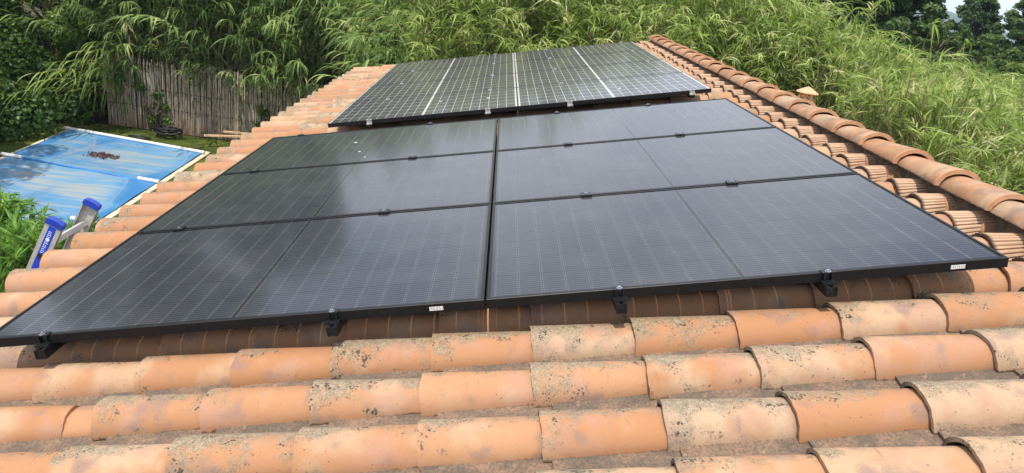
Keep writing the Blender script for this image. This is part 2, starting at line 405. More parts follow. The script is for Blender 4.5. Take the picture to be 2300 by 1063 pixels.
# ---------------------------------------------------------------- solar panels
M_FRAME = simple('black_anodised_aluminium', (.018, .018, .02), .42, .6, var=.2, scale=30)
M_STICK = None
def sticker_mat():
    n = NT('barcode_sticker'); x = n.sep(n.obj()); 
    b = n.M('GREATER_THAN', n.noise(n.comb(n.M('MULTIPLY', x[0], 1.0), 0, 0), 420, 2, .9), .5)
    z = n.M('MULTIPLY', n.M('GREATER_THAN', x[2], -.024), n.M('LESS_THAN', x[2], -.014))
    n.bsdf(n.mix(n.M('MULTIPLY', n.M('MULTIPLY', b, z), .75), (.78, .78, .76), (.05, .05, .05)), .5); return n.m
M_STICK = sticker_mat()
def panel_mat(name, W, D, black):
    n = NT(name); p = n.sep(n.obj()); x, y = p[0], p[1]
    mgx, mgy, mid = (.028, .022, .016) if black else (.018, .012, .017)
    pitch = (W-2*mgx-mid)/20; rp_ = (D-2*mgy)/6
    # fold the two halves
    xm = n.M('SUBTRACT', x, W/2); ax = n.M('ABSOLUTE', xm); xl = n.M('SUBTRACT', ax, mid/2)
    inx = n.M('MULTIPLY', n.M('GREATER_THAN', xl, 0), n.M('LESS_THAN', xl, pitch*10))
    fx = n.M('FRACT', n.M('DIVIDE', xl, pitch)); dx = n.M('MULTIPLY', n.M('SUBTRACT', .5, n.M('ABSOLUTE', n.M('SUBTRACT', fx, .5))), pitch)
    yl = n.M('SUBTRACT', y, mgy); fy = n.M('FRACT', n.M('DIVIDE', yl, rp_)); dy = n.M('MULTIPLY', n.M('SUBTRACT', .5, n.M('ABSOLUTE', n.M('SUBTRACT', fy, .5))), rp_)
    iny = n.M('MULTIPLY', n.M('GREATER_THAN', yl, 0), n.M('LESS_THAN', yl, rp_*6))
    gap = .0016 if black else .0019
    cx = n.M('GREATER_THAN', dx, gap); cy = n.M('GREATER_THAN', dy, .0032)
    cell = n.M('MULTIPLY', n.M('MULTIPLY', inx, iny), n.M('MULTIPLY', cx, cy))
    # busbars run along x
    nb = 10 if black else 5
    fb = n.M('FRACT', n.M('MULTIPLY', fy, nb)); db = n.M('MULTIPLY', n.M('ABSOLUTE', n.M('SUBTRACT', fb, .5)), rp_/nb)
    bus = n.M('MULTIPLY', n.M('LESS_THAN', db, .0006 if black else .0006), cell)
    v = n.obj(); big = n.noise(n.comb(n.M('FLOOR', n.M('DIVIDE', x, pitch)), n.M('FLOOR', n.M('DIVIDE', yl, rp_)), 3.0), 7.31, 0)
    dust = n.noise(v, 3.0, 5, .6); speck = n.noise(v, 240, 2, .6)
    if black:
        cc = n.mix(big, (.012, .0135, .020), (.022, .024, .033))
        c = n.mix(cell, n.mix(cx, (.045, .045, .05), (.008, .008, .010)), cc); c = n.mix(n.M('MULTIPLY', bus, .8), c, (.17, .17, .18))
        # interconnect marks on the column gaps
        tick = n.M('MULTIPLY', n.M('MULTIPLY', n.M('LESS_THAN', dx, .0045), n.M('GREATER_THAN', dx, .0016)), n.M('LESS_THAN', db, .0016))
        c = n.mix(n.M('MULTIPLY', n.M('MULTIPLY', n.M('MULTIPLY', n.M('LESS_THAN', dx, .0048), n.M('GREATER_THAN', dx, .0022)), cell), .38), c, (.10, .10, .105))
        c = n.mix(n.M('MULTIPLY', tick, .45), c, (.20, .20, .205))
    else:
        cc = n.mix(big, (.028, .026, .034), (.042, .040, .050))
        c = n.mix(cell, (.50, .49, .47), cc); c = n.mix(n.M('MULTIPLY', bus, .45), c, (.20, .20, .20))
    c = n.mix(n.M('MULTIPLY', n.ss(dust, .40, .75), .05 if black else .10), c, (.34, .30, .25))
    c = n.mix(n.M('MULTIPLY', n.ss(speck, .62, .72), .12), c, (.30, .29, .28))
    b = n.bsdf(c, .5, 0, None, .1, coat=.82, coatr=(.115 if black else .13), link_=False)
    if black:
        tr = n.t.nodes.new('ShaderNodeBsdfTransparent'); tr.inputs[0].default_value = (.75, .75, .75, 1)
        isg = n.M('MULTIPLY', n.M('MULTIPLY', iny, n.M('LESS_THAN', xl, pitch*10)), n.M('LESS_THAN', dx, gap))
        isg = n.M('MAXIMUM', n.M('MULTIPLY', isg, n.M('GREATER_THAN', xl, 0)), n.M('MULTIPLY', iny, n.M('MULTIPLY', n.M('LESS_THAN', n.M('ABSOLUTE', n.M('SUBTRACT', ax, mid/2-.003)), .0016), 1.0)))
        n.mixsh(n.M('MULTIPLY', isg, .27), b, tr.outputs[0])
    else: n.t.links.new(b, n.out.inputs[0])
    return n.m
def make_panel(name, W, D, mat, black, lip):
    root = empty(name)
    f = MB(); T = .035
    o = [(0, 0), (W, 0), (W, D), (0, D)]; i_ = [(lip, lip), (W-lip, lip), (W-lip, D-lip), (lip, D-lip)]
    k = .0015; i2 = [(lip, lip), (W-lip, lip), (W-lip, D-lip), (lip, D-lip)]
    V = [(x, y, -T) for x, y in o]+[(x, y, -.0012) for x, y in o]+[(x+(k if x < W/2 else -k), y+(k if y < D/2 else -k), 0) for x, y in o]+[(x, y, 0) for x, y in i_]+[(x, y, -.003) for x, y in i2]+[(x, y, -T) for x, y in i2]
    F = []
    for j in range(4):
        q = (j+1) % 4
        for a in range(5): F.append((a*4+j, a*4+q, (a+1)*4+q, (a+1)*4+j))
        F.append((20+j, 20+q, q, j))
    f.add(V, F); f.build('frame', M_FRAME, root)
    g = MB(); g.box(lip+.0005, W-lip-.0005, lip+.0005, D-lip-.0005, -.0062, -.0022)
    g.v[-1] = g.v[-1]; 
    # single sheet of laminate so that the gaps between cells let light through once
    g = MB(); x0, x1, y0, y1 = lip+.0005, W-lip-.0005, lip+.0005, D-lip-.0005
    g.add([(x0, y0, -.0025), (x1, y0, -.0025), (x1, y1, -.0025), (x0, y1, -.0025)], [(0, 1, 2, 3)])
    g.build('glass', mat, root)
    return root
def copy_tree(o, parent=None):
    c = o.copy(); link(c)
    if parent is not None: c.parent = parent
    for ch in list(o.children): copy_tree(ch, c)
    return c
W1, D1, G1 = 1.755, 1.038, .02
PW, PD = 1.767, 1.045      # outer sizes: narrow joints between neighbours
W2, D2 = 1.648, .9775
MP1 = panel_mat('black_cells', PW, PD, True); MP2 = panel_mat('white_grid_cells', W2-.004, D2, False)
def stick(parent, x):
    s = MB(); s.box(x-.024, x+.024, -.0008, -.0001, -.026, -.012); s.build('barcode_sticker', M_STICK, parent)
rowt = ['nearest row, in front', 'middle row', 'row farthest from the loose tiles']
P0 = make_panel('black_solar_panel', PW, PD, MP1, True, .012)
rown = ['nearest row', 'middle row', 'back row']
prot = P0
for r in range(3):
    for c in range(2):
        o = P0 if (r == 0 and c == 0) else copy_tree(P0)
        o.matrix_world = RM @ Matrix.Translation((c*(W1+G1)-(PW-W1)/2, r*(D1+G1)-(PD-D1)/2, 0))
        side = 'pool side' if c == 0 else 'ridge side'
        extra = ('with a barcode sticker' if r == 0 else 'between other black rows' if r == 1 else 'beside the gridded panels')
        tag(o, f'all-black solar panel, {rown[r]}, {side}, {extra}', 'solar panel', 'all-black solar panels on the roof')
for o in [o for o in sc.objects if o.name.startswith('black_solar_panel') and o.type == 'EMPTY']:
    p = o.matrix_world.translation
    if o['label'].find('nearest') >= 0: stick(o, 1.60)
Q0 = make_panel('white_grid_solar_panel', W2-.004, D2-.003, MP2, False, .0035)
B2 = RM @ Matrix.Translation((1.93-W2, 3.707, -.030)) @ Matrix(((1, 0, 0, 0), (0, 1, 0, 0), (.0047, .0101, 1, 0), (0, 0, 0, 1)))
ax_ = (B2.to_3x3() @ Vector((1, 0, 0))).normalized(); ay_ = (B2.to_3x3() @ Vector((0, 1, 0))).normalized(); az_ = ax_.cross(ay_).normalized(); ay_ = az_.cross(ax_)
B2 = Matrix((( ax_.x, ay_.x, az_.x, B2[0][3]), (ax_.y, ay_.y, az_.y, B2[1][3]), (ax_.z, ay_.z, az_.z, B2[2][3]), (0, 0, 0, 1)))
names4 = ['front row above the metal clamps', 'second row of its block', 'third row of its block', 'rearmost row near the reeds']
for r in range(4):
    for c in range(2):
        o = Q0 if (r == 0 and c == 0) else copy_tree(Q0)
        o.matrix_world = B2 @ Matrix.Translation((c*W2, r*D2, 0))
        tag(o, f'solar panel with white grid lines, {names4[r]}, {"eave" if c == 0 else "ridge"} side', 'solar panel', 'white-gridded solar panels at the far end of the roof')

M_DROP = simple('dried_dropping', (.60, .59, .55), .8)
def dropping(u, v, n_, r):
    best = None
    for o in [o for o in sc.objects if o.type == 'EMPTY' and o.get('category') == 'solar panel']:
        q = o.matrix_basis.inverted() @ R3(u, v, n_)
        if 0 < q.x < 1.75 and 0 < q.y < (1.04 if 'black' in o.name else .975) and abs(q.z) < .2: best = (o, q)
    if not best: return
    o, q = best; m = MB(); rr_ = random.Random(int(u*100))
    m.prism([(q.x+r*rr_.uniform(.6, 1.3)*math.cos(a*math.pi/5), q.y+r*rr_.uniform(.6, 1.3)*math.sin(a*math.pi/5)) for a in range(10)], -.0024, -.0012)
    m.build('dropping', M_DROP, o)
for u, v, n_, r in ((.74, 2.72, 0, .012), (.83, 2.42, 0, .009), (1.66, 3.9+.35, -.03, .016), (2.86, 4.12, -.03, .014), (1.21, 4.30, -.03, .012), (.9, 2.25, 0, .006)): dropping(u, v, n_, r)
# rails and clamps
M_CLAMP = simple('black_clamp_metal', (.035, .038, .042), .35, .7, var=.2, scale=40)
M_STEEL = simple('galvanised_steel', (.55, .55, .54), .4, .6, var=.2, scale=30)
M_BOLT = simple('bolt_steel', (.55, .56, .58), .25, 1, var=.1, scale=30)
def bolt(mb, x, y, z, r=.006, h=.005):
    P = [(x+r*math.cos(a*math.pi/3), y+r*math.sin(a*math.pi/3)) for a in range(6)]; mb.prism(P, z, z+h)
def rail(u, va, vb, cl_v, end, mats, base, lab, wid=.037, top=-.0365, hgt=.035, cl=None):
    root = empty('mounting_rail', mat=base @ Matrix.Translation((u, va, 0))); tag(root, lab, 'mounting rail', 'mounting rails under the solar panels')
    L = vb-va; m = MB(); t = .0035; h = wid/2
    m.box(-h, h, 0, L, top-hgt, top-hgt+t); m.box(-h, -h+t, 0, L, top-hgt+t, top); m.box(h-t, h, 0, L, top-hgt+t, top)
    m.box(-h+t, -.006, 0, L, top-t, top); m.box(.006, h-t, 0, L, top-t, top)
    m.box(-h+t, h-t, .004, .012, top-hgt+t, top-t)           # end plug
    m.build('rail', mats[0], root)
    for v in cl_v:
        y = v-va; c = MB(); end_ = v in (cl_v[0], cl_v[-1])
        if abs(v-cl_v[0]) < 1e-6 or abs(v-cl_v[-1]) < 1e-6:
            s = -1 if abs(v-cl_v[0]) < 1e-6 else 1
            ya, yb = sorted((y+s*.016, y-s*.012))
            c.box(-.022, .022, ya, yb, .0008, .0042)
            for x in (-.013, .013):
                c.box(x-.0025, x+.0025, y+s*.001 if s > 0 else y-.014, y+.014 if s > 0 else y-.001, top, .0008)
            c.box(-.022, .022, *(sorted((y+s*.001, y+s*.004))), top, .0006)
            c.box(-.024, .024, *(sorted((y+s*.006, y+s*.03))), top+.0005, top+.009)
            by = y+s*.007
        else:
            q_ = 1 if hgt > .03 else .6; c.box(-.026*q_, .026*q_, y-.022*q_, y+.022*q_, .0008, .0085*q_); by = y
            c.box(-.018, .018, y-.007, y+.007, top, .0006)
        co = c.build('clamp', mats[1], root)
        zt = .0042 if end_ else .0086 if hgt > .03 else .0052
        b = MB(); b.prism([(.010*math.cos(a*math.pi/5), by+.010*math.sin(a*math.pi/5)) for a in range(10)], zt, zt+.0015); bolt(b, 0, by, zt+.0014)
        b.build('bolt', M_BOLT, co)
    return root
vs1 = [0.0, D1+G1/2, 2*D1+1.5*G1, 3*D1+2*G1]
for u, lb in ((.215, 'rail at the eave end'), (1.235, 'second rail from the eave'), (2.225, 'third rail from the eave'), (2.93, 'rail nearest the ridge')):
    rail(u, -.048, vs1[-1]+.06, vs1, True, (M_CLAMP, M_CLAMP), RM, f'black {lb}, with clamps gripping the all-black panels')
vs2 = [0, D2, 2*D2, 3*D2, 4*D2]
for u, lb in ((.36, 'rail at the eave end'), (1.385, 'second rail from the eave'), (2.09, 'third rail from the eave'), (3.13, 'rail nearest the ridge')):
    rail(u, -.012, vs2[-1]+.04, vs2, True, (M_CLAMP, M_STEEL), B2, f'dark {lb}, holding the white-gridded panels with silver clamps', hgt=.028)

# ---------------------------------------------------------------- ground
def lawn_mat():
    n = NT('lawn'); v = n.obj(); a = n.noise(v, 1.1, 4, .6); b = n.noise(v, 30, 4, .7)
    c = n.mix(n.ss(a, .35, .65), (.045, .065, .012), (.12, .15, .025)); c = n.mix(n.ss(b, .5, .75), c, (.14, .15, .045))
    n.bsdf(c, .9, 0, n.bump(b, .8, .03), .2); return n.m
def soil_mat():
    n = NT('soil'); v = n.obj(); a = n.noise(v, .6, 4, .6); b = n.noise(v, 14, 5, .7)
    c = n.mix(a, (.045, .04, .022), (.09, .075, .045)); c = n.mix(n.ss(b, .5, .7), c, (.04, .06, .018))
    n.bsdf(c, .95, 0, n.bump(b, .8, .05), .2); return n.m
g = MB(); S = 1250; N = 60
xs = np.sign(np.linspace(-1, 1, N+1))*np.abs(np.linspace(-1, 1, N+1))**3*S
gx, gy = np.meshgrid(xs, xs, indexing='ij')
V = np.stack([gx.ravel(), gy.ravel(), np.full(gx.size, GZ-.02)], 1)
F = [(i*(N+1)+j, (i+1)*(N+1)+j, (i+1)*(N+1)+j+1, i*(N+1)+j+1) for i in range(N) for j in range(N)]
g.add(V, F); tag(g.build('ground', soil_mat()), 'dark earth ground under the reeds', None, kind='structure')
g = MB(); g.add([(-13, 2, GZ), (-.3, 2, GZ), (-.3, 13.95, GZ), (-13, 13.95, GZ)], [(0, 1, 2, 3)])
tag(g.build('lawn', lawn_mat()), 'short mossy lawn round the pool', None, kind='structure')
def far_hill():
    n = NT('hill_woods'); v = n.obj(); a = n.noise(v, .02, 6, .7)
    n.bsdf(n.mix(n.ss(a, .35, .65), (.035, .06, .03), (.07, .10, .05)), .95); return n.m
hb = MB(); V = []; F = []; nx, ny = 60, 24
for i in range(nx+1):
    for j in range(ny+1):
        X = 150+900*i/nx; Y = 780+300*j/ny
        q = math.exp(-((X-480)/190)**2)+.25*math.exp(-((X-860)/160)**2)
        z = GZ-1+(52*q+1.5*math.sin(X*.05)+1.2*math.sin(X*.13+Y*.03))*math.sin(math.pi*min(1, max(0, j/ny)))
        V.append((X, Y, z))
for i in range(nx):
    for j in range(ny): F.append((i*(ny+1)+j, (i+1)*(ny+1)+j, (i+1)*(ny+1)+j+1, i*(ny+1)+j+1))
hb.add(V, F); tag(hb.build('hills', far_hill(), smooth=True), 'blue wooded hill far behind the trees', None, kind='structure')

# grass blades round the pool
def blades(n, x0, x1, y0, y1, bad, h=.05, wd=.006):
    x = rng.uniform(x0, x1, n); y = rng.uniform(y0, y1, n); k = ~bad(x, y); x, y = x[k], y[k]; n = len(x)
    a = rng.uniform(0, 2*math.pi, n); hh = h*rng.uniform(.5, 1.2, n); lx = rng.normal(0, .4, n)*hh; ly = rng.normal(0, .4, n)*hh
    V = np.zeros((n, 3, 3)); V[:, 0] = np.stack([x-wd*np.cos(a), y-wd*np.sin(a), np.full(n, GZ)], 1)
    V[:, 1] = np.stack([x+wd*np.cos(a), y+wd*np.sin(a), np.full(n, GZ)], 1); V[:, 2] = np.stack([x+lx, y+ly, GZ+hh], 1)
    F = np.arange(3*n).reshape(-1, 3); F = np.hstack([F, F[:, 2:]])
    return V.reshape(-1, 3), F, np.repeat(rng.random(n), 3)

# ---------------------------------------------------------------- foliage
def leaf_mat(name, stops, trans=.35, rough=.55, spec=.15):
    n = NT(name); r = n.attr('rnd', 'Fac')
    cr = n.t.nodes.new('ShaderNodeValToRGB'); n.L(r, cr.inputs[0]); e = cr.color_ramp.elements
    e[0].position, e[0].color = stops[0][0], (*stops[0][1], 1); e[1].position, e[1].color = stops[-1][0], (*stops[-1][1], 1)
    for p, c in stops[1:-1]: x = e.new(p); x.color = (*c, 1)
    nz_ = n.noise(n.obj(), 1.3, 3, .6)
    col = n.mix(n.ss(nz_, .35, .7), n.mix(.25, cr.outputs[0], (.04, .08, .02)), cr.outputs[0])
    b = n.bsdf(col, rough, 0, None, spec, link_=False)
    tr = n.t.nodes.new('ShaderNodeBsdfTranslucent'); n.L(n.mix(.45, col, (.30, .40, .04)), tr.inputs[0])
    n.mixsh(trans, b, tr.outputs[0]); return n.m
M_REED = leaf_mat('reed_leaves', [(0, (.10, .18, .04)), (.45, (.26, .38, .08)), (.8, (.48, .57, .18)), (.93, (.66, .68, .32)), (.97, (.52, .46, .28)), (1, (.46, .36, .22))], .42)
M_REED_DK = leaf_mat('shaded_reed_leaves', [(0, (.06, .12, .042)), (.5, (.15, .25, .075)), (.88, (.34, .44, .14)), (.97, (.50, .56, .22)), (1, (.36, .29, .17))], .42)  # darker copy of the reed greens, fence-side shade painted into the leaves
M_STEM = simple('reed_stems', (.20, .17, .08), .7, var=.3, scale=3)

def reeds(stems, leaf_len=(.32, .62), nleaf=20, top_len=2.0, width=.030, droop=.9, seg=4, bias=None, seed=0, ang0=38):
    """stems: array n x 6 (bx,by,bz, tx,ty,tz). returns leaves MB, stems MB"""
    r = np.random.default_rng(seed); S = np.asarray(stems, float); n = len(S)
    B, T = S[:, :3], S[:, 3:6]; Ls = np.linalg.norm(T-B, axis=1)
    # curved stem: bends over towards the tip
    def pt(t):                                    # t n x m
        vert = np.stack([B[:, 0]+(T[:, 0]-B[:, 0])*.15, B[:, 1]+(T[:, 1]-B[:, 1])*.15, T[:, 2]+.05*Ls], 1)
        return ((1-t)**2)[..., None]*B[:, None]+(2*t*(1-t))[..., None]*vert[:, None]+(t**2)[..., None]*T[:, None]
    m = nleaf; f0 = np.clip(1-top_len/Ls, 0, .9)
    t = f0[:, None]+(1-f0[:, None])*((np.arange(m)+.5)/m)[None]+r.normal(0, .01, (n, m)); t = np.clip(t, 0, 1)
    P = pt(t); Dr = pt(np.clip(t+.02, 0, 1.1))-pt(np.clip(t-.02, 0, 1)); Dr /= np.linalg.norm(Dr, axis=2, keepdims=True)+1e-9
    az0 = r.uniform(0, 2*math.pi, n)
    az = az0[:, None]+math.pi*(np.arange(m) % 2)[None]+r.normal(0, .55, (n, m))
    H = np.stack([np.cos(az), np.sin(az), np.zeros_like(az)], 2)
    if bias is not None: H = H+np.asarray(bias)[None, None]*r.uniform(.2, 1, (n, m))[..., None]; H /= np.linalg.norm(H, axis=2, keepdims=True)
    up = (t-f0[:, None])/(1-f0[:, None]+1e-6)      # 0 low .. 1 tip
    ang = np.radians(ang0+r.normal(0, 9, (n, m))+18*(1-up))-np.radians(16)*np.clip(up-.75, 0, 1)*4
    D = Dr*np.cos(ang)[..., None]+H*np.sin(ang)[..., None]; D /= np.linalg.norm(D, axis=2, keepdims=True)
    L = r.uniform(leaf_len[0], leaf_len[1], (n, m))*(.55+.45*np.sin(np.clip(up, 0, 1)*math.pi*.85+.25))
    dr = droop*r.uniform(.5, 1.35, (n, m))*L
    side = np.cross(D, [0, 0, 1.0]); side /= np.linalg.norm(side, axis=2, keepdims=True)+1e-6
    roll = r.normal(0, .5, (n, m)); upv = np.cross(side, D)
    side = side*np.cos(roll)[..., None]+upv*np.sin(roll)[..., None]
    q = np.linspace(0, 1, seg+1); wp = np.interp(q, [0, .15, .5, 1], [.45, 1, .75, .02])
    C = P[..., None, :]+D[..., None, :]*(L[..., None]*q)[..., None]
    C[..., 2] -= dr[..., None]*q**2
    # hanging leaves do not stretch: pull the tip back a little
    C = C-H[..., None, :]*(dr[..., None]*q**2*.35)[..., None]
    wd = width*(L/leaf_len[1])[..., None]*wp
    A = C-side[..., None, :]*(wd/2)[..., None]; Bv = C+side[..., None, :]*(wd/2)[..., None]
    V = np.stack([A, Bv], -2).reshape(-1, 3)
    nl = n*m; base = np.arange(nl)[:, None]*(2*(seg+1)); k = np.arange(seg)[None]*2
    F = np.stack([base+k, base+k+1, base+k+3, base+k+2], -1).reshape(-1, 4)
    rn = np.clip(r.normal(.5, .2, (n, 1))+r.normal(0, .17, (n, m))+(up-.5)*.22, 0, .95)
    dead = r.random((n, m)) < .03+.09*(up < .25); rn = np.where(dead, r.uniform(.96, 1, (n, m)), rn)
    mb = MB(); mb.add(V, F, 0, rnd=np.repeat(rn.ravel(), 2*(seg+1)))
    # stems as three-sided tapering tubes
    q = np.linspace(0, 1, 7)[None].repeat(n, 0); C = pt(q); rad = np.interp(q, [0, .7, 1], [.012, .007, .003])
    Vs = []
    for a in (0, 2.094, 4.189): Vs.append(C+np.stack([rad*math.cos(a), rad*math.sin(a), 0*rad], 2))
    Vs = np.stack(Vs, 2).reshape(-1, 3); b = (np.arange(n)[:, None, None]*21+np.arange(6)[None, :, None]*3); j = np.arange(3)[None, None]; j2 = (j+1) % 3
    Fs = np.stack([b+j, b+j2, b+j2+3, b+j+3], -1).reshape(-1, 4)
    mb.add(Vs, Fs, 1, rnd=np.full(len(Vs), .5))
    return mb

def ztop(x, y):
    z = -.12+.075*(np.minimum(y, 13)-1)
    z = z+np.clip(10.6-x, 0, 5)*.24*np.clip((y-6)/5, 0, 1)-.32*np.clip((y-7)/3, 0, 1)
    z = z-np.clip(np.hypot(x-1.6, y+2)-18, 0, 20)*.03
    z = z+.30*np.clip((9.6-x)/2.4, 0, 1)*np.clip((9-y)/5, 0, 1)
    return z
def scatter(n, x0, x1, y0, y1, keep, zf, jit=.22, lean=.5, leanv=(0, 0), seed=1):
    r = np.random.default_rng(seed); x = r.uniform(x0, x1, n); y = r.uniform(y0, y1, n); k = keep(x, y); x, y = x[k], y[k]
    n = len(x); z = zf(x, y)+r.normal(0, jit, n)
    clump = .25*np.sin(x*1.7+1)*np.cos(y*1.9)+.15*np.sin(x*3.9+y*2.7)
    dx = r.normal(leanv[0], lean, n); dy = r.normal(leanv[1], lean, n)
    return np.stack([x, y, np.full(n, GZ), x+dx, y+dy, z+clump], 1)
# right of and behind the house: one bank of giant reed
right_near = scatter(4300, 6.75, 14.5, -1.5, 14, lambda x, y: np.ones(len(x), bool), ztop, seed=3)
right_far = scatter(2600, 8.5, 30, 10, 28, lambda x, y: ((x > 14.5) | (y > 14)) & (x > (y-26)*.9+4), ztop, jit=.3, seed=4)
back = scatter(2500, .3, 8.8, 9.7, 15, lambda x, y: y < 15, lambda x, y: np.minimum(np.minimum(ztop(x, y), 2.2), .15+(y-9.6)*.75+np.clip(x-4, 0, 4)*.1), jit=.3, leanv=(0, -.35), seed=5)
back2 = scatter(900, -4, 10, 15, 19, lambda x, y: x < 6.2-(y-15)*.1, lambda x, y: np.full(len(x), 2.0), jit=.5, leanv=(0, -.6), lean=.7, seed=6)
RK = dict(droop=.30, leaf_len=(.16, .36), ang0=32)
mb = reeds(np.vstack([right_near]), seed=11, nleaf=28, top_len=1.7, width=.028, **RK)
m2 = reeds(np.vstack([back]), seed=12, nleaf=30, top_len=2.7, width=.038, droop=.42, leaf_len=(.24, .48))
m3 = reeds(np.vstack([right_far, back2]), seed=13, nleaf=22, top_len=1.7, width=.038, seg=3, **RK)
for q in (m2, m3):
    off = mb.n
    for v_, f_, mm in zip(q.v, q.f, q.m): mb.v.append(v_); mb.f.append(f_+off); mb.m.append(mm)
    for k_ in q.att: mb.att[k_] += q.att[k_]
    mb.n += q.n
tag(mb.build('giant_reeds', [M_REED, M_STEM]), 'sunlit bank of giant reeds behind the house and beyond the ridge', 'reeds', kind='stuff')
# behind the fence: tall, heavy, drooping over it
lf = scatter(1500, -8.6, -.4, 14.2, 17.4, lambda x, y: np.ones(len(x), bool), lambda x, y: -.35+(y-14.2)*.85+.35*np.sin(x*2.1), jit=.5, lean=.7, leanv=(0, -.75), seed=8)
lf2 = scatter(550, -2.0, .6, 10.6, 14.0, lambda x, y: x > -1.1+(12-y)*.12, lambda x, y: -1.45+(y-9.6)*.40+np.clip(x+1.2, 0, 2)*.5, jit=.3, leanv=(-.05, -.2), lean=.4, seed=9)
lf3 = scatter(60, -7.3, -1.6, 14.15, 14.6, lambda x, y: np.ones(len(x), bool), lambda x, y: -1.35+.25*np.sin(x*3.1), jit=.22, lean=.3, leanv=(0, -.55), seed=18)
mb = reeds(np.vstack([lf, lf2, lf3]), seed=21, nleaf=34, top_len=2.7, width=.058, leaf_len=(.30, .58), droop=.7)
tag(mb.build('drooping_reeds', [M_REED_DK, M_STEM]), 'drooping reeds in shade-darkened green hanging over the bamboo fence', 'reeds', kind='stuff')
# single reeds that stand out
def single(lab, b, t, n=24, seed=0, ll=(.4, .65), tl=1.9, mat=None, bias=None):
    o = reeds([[*b, *t]], seed=seed, nleaf=n, top_len=tl, width=.045, leaf_len=ll, bias=bias).build('giant_reed', [mat or M_REED, M_STEM])
    tag(o, lab, 'reed'); return o
for i, dz in enumerate((0, .42)):
    m_ = reeds([[-6.9, 14.4, GZ, -7.6-.35*i+.2*a, 11.9+.35*a, -1.75-dz+.2*a] for a in range(6-i)], seed=40+i, nleaf=36, top_len=2.6, width=.055, leaf_len=(.45, .75), droop=.8)
    tag(m_.build('leaning_reeds', [M_REED, M_STEM]), ['pale green reeds arching far out left of the fence, upper spray', 'pale green reeds arching far out left of the fence, lower spray'][i], 'reeds', 'arching sprays of reed left of the fence')
single('tall lone reed shoot standing up against the dark tree, right of the roof', (10.45, 12.6, GZ), (10.5, 12.5, 1.75), seed=51, n=12, tl=.7, ll=(.3, .5))
single('reed shoot with upright spiky leaves at the foot of the dark trees', (11.35, 12.7, GZ), (11.4, 12.7, 1.50), seed=52, n=12, tl=.6, ll=(.3, .5))
single('reddish bare-tipped reed poking up left of the dark tree', (8.9, 12.4, GZ), (9.25, 12.3, 2.05), seed=53, n=8, tl=1.2, ll=(.2, .4))

def leaf_cloud(centers, radii, n, size, seed, flat=.25, aspect=1.5, drop=0, shell=.55, att=None):
    """n leaf-sized diamond faces spread through a union of ellipsoids"""
    r = np.random.default_rng(seed); C = np.asarray(centers, float); Rr = np.asarray(radii, float)
    if Rr.ndim == 1: Rr = Rr[:, None].repeat(3, 1)
    w_ = (Rr[:, 0]*Rr[:, 1]+Rr[:, 1]*Rr[:, 2]+Rr[:, 0]*Rr[:, 2]); i = r.choice(len(C), n, p=w_/w_.sum())
    d = r.normal(0, 1, (n, 3)); d /= np.linalg.norm(d, axis=1, keepdims=True)
    rad = shell+(1-shell)*r.random(n)**.6; rad *= 1+r.normal(0, .07, n)
    P = C[i]+d*Rr[i]*rad[:, None]
    nrm = d*.7+r.normal(0, .6, (n, 3))+np.array([0, 0, .35]); nrm /= np.linalg.norm(nrm, axis=1, keepdims=True)
    a = np.cross(nrm, r.normal(0, 1, (n, 3))); a /= np.linalg.norm(a, axis=1, keepdims=True)
    if drop: a = a+np.array([0, 0, -drop]); a /= np.linalg.norm(a, axis=1, keepdims=True)
    b = np.cross(nrm, a); s = size*r.uniform(.55, 1.25, n)[:, None]
    V = np.stack([P-a*s*aspect/2, P+b*s/2+nrm*s*flat*.3, P+a*s*aspect/2, P-b*s/2+nrm*s*flat*.3], 1).reshape(-1, 3)
    F = np.arange(4*n).reshape(-1, 4)
    cl = r.random(len(C))
    rn = np.clip(cl[i]*.55+r.random(n)*.45, 0, 1)
    return V, F, np.repeat(rn, 4)
M_HEDGE = leaf_mat('hedge_leaves', [(0, (.03, .075, .016)), (.55, (.07, .15, .03)), (.85, (.15, .25, .045)), (1, (.42, .46, .07))], .3, .45, .45)
M_OLEA = leaf_mat('oleander_leaves', [(0, (.05, .13, .02)), (.5, (.11, .26, .035)), (1, (.24, .42, .06))], .35, .45, .3)
M_CONIF = leaf_mat('conifer_needles', [(0, (.025, .055, .02)), (.6, (.055, .105, .035)), (1, (.12, .18, .05))], .15, .6, .25)
M_BROAD = leaf_mat('broad_leaves', [(0, (.03, .065, .015)), (.6, (.07, .13, .028)), (1, (.14, .21, .04))], .3, .5, .35)
M_BARK = simple('bark', (.10, .075, .05), .9, var=.35, scale=9, bump=.6)

def bush(name, lab, cat, origin, cs, rs, n, size, mat, seed, asp=1.5, flat=.25, drop=0, shell=.5, trunk=True):
    root = empty(name, origin); tag(root, lab, cat); O_ = np.array(origin)
    V, F, a = leaf_cloud(np.array(cs)-O_, rs, n, size, seed, flat, asp, drop, shell)
    m = MB(); m.add(V, F, 0, rnd=a); m.build('foliage', mat, root)
    t = MB(); rr = random.Random(seed)
    for c in cs[:14]:
        e = Vector(c)-Vector(origin); b = Vector((e.x*.25, e.y*.25, 0))
        mid = b.lerp(e, .55)+Vector((rr.uniform(-.15, .15), rr.uniform(-.15, .15), .1))
        t.tube([b, mid, e], [.035, .022, .008], 6)
    t.build('stems', M_BARK, root)
    return root
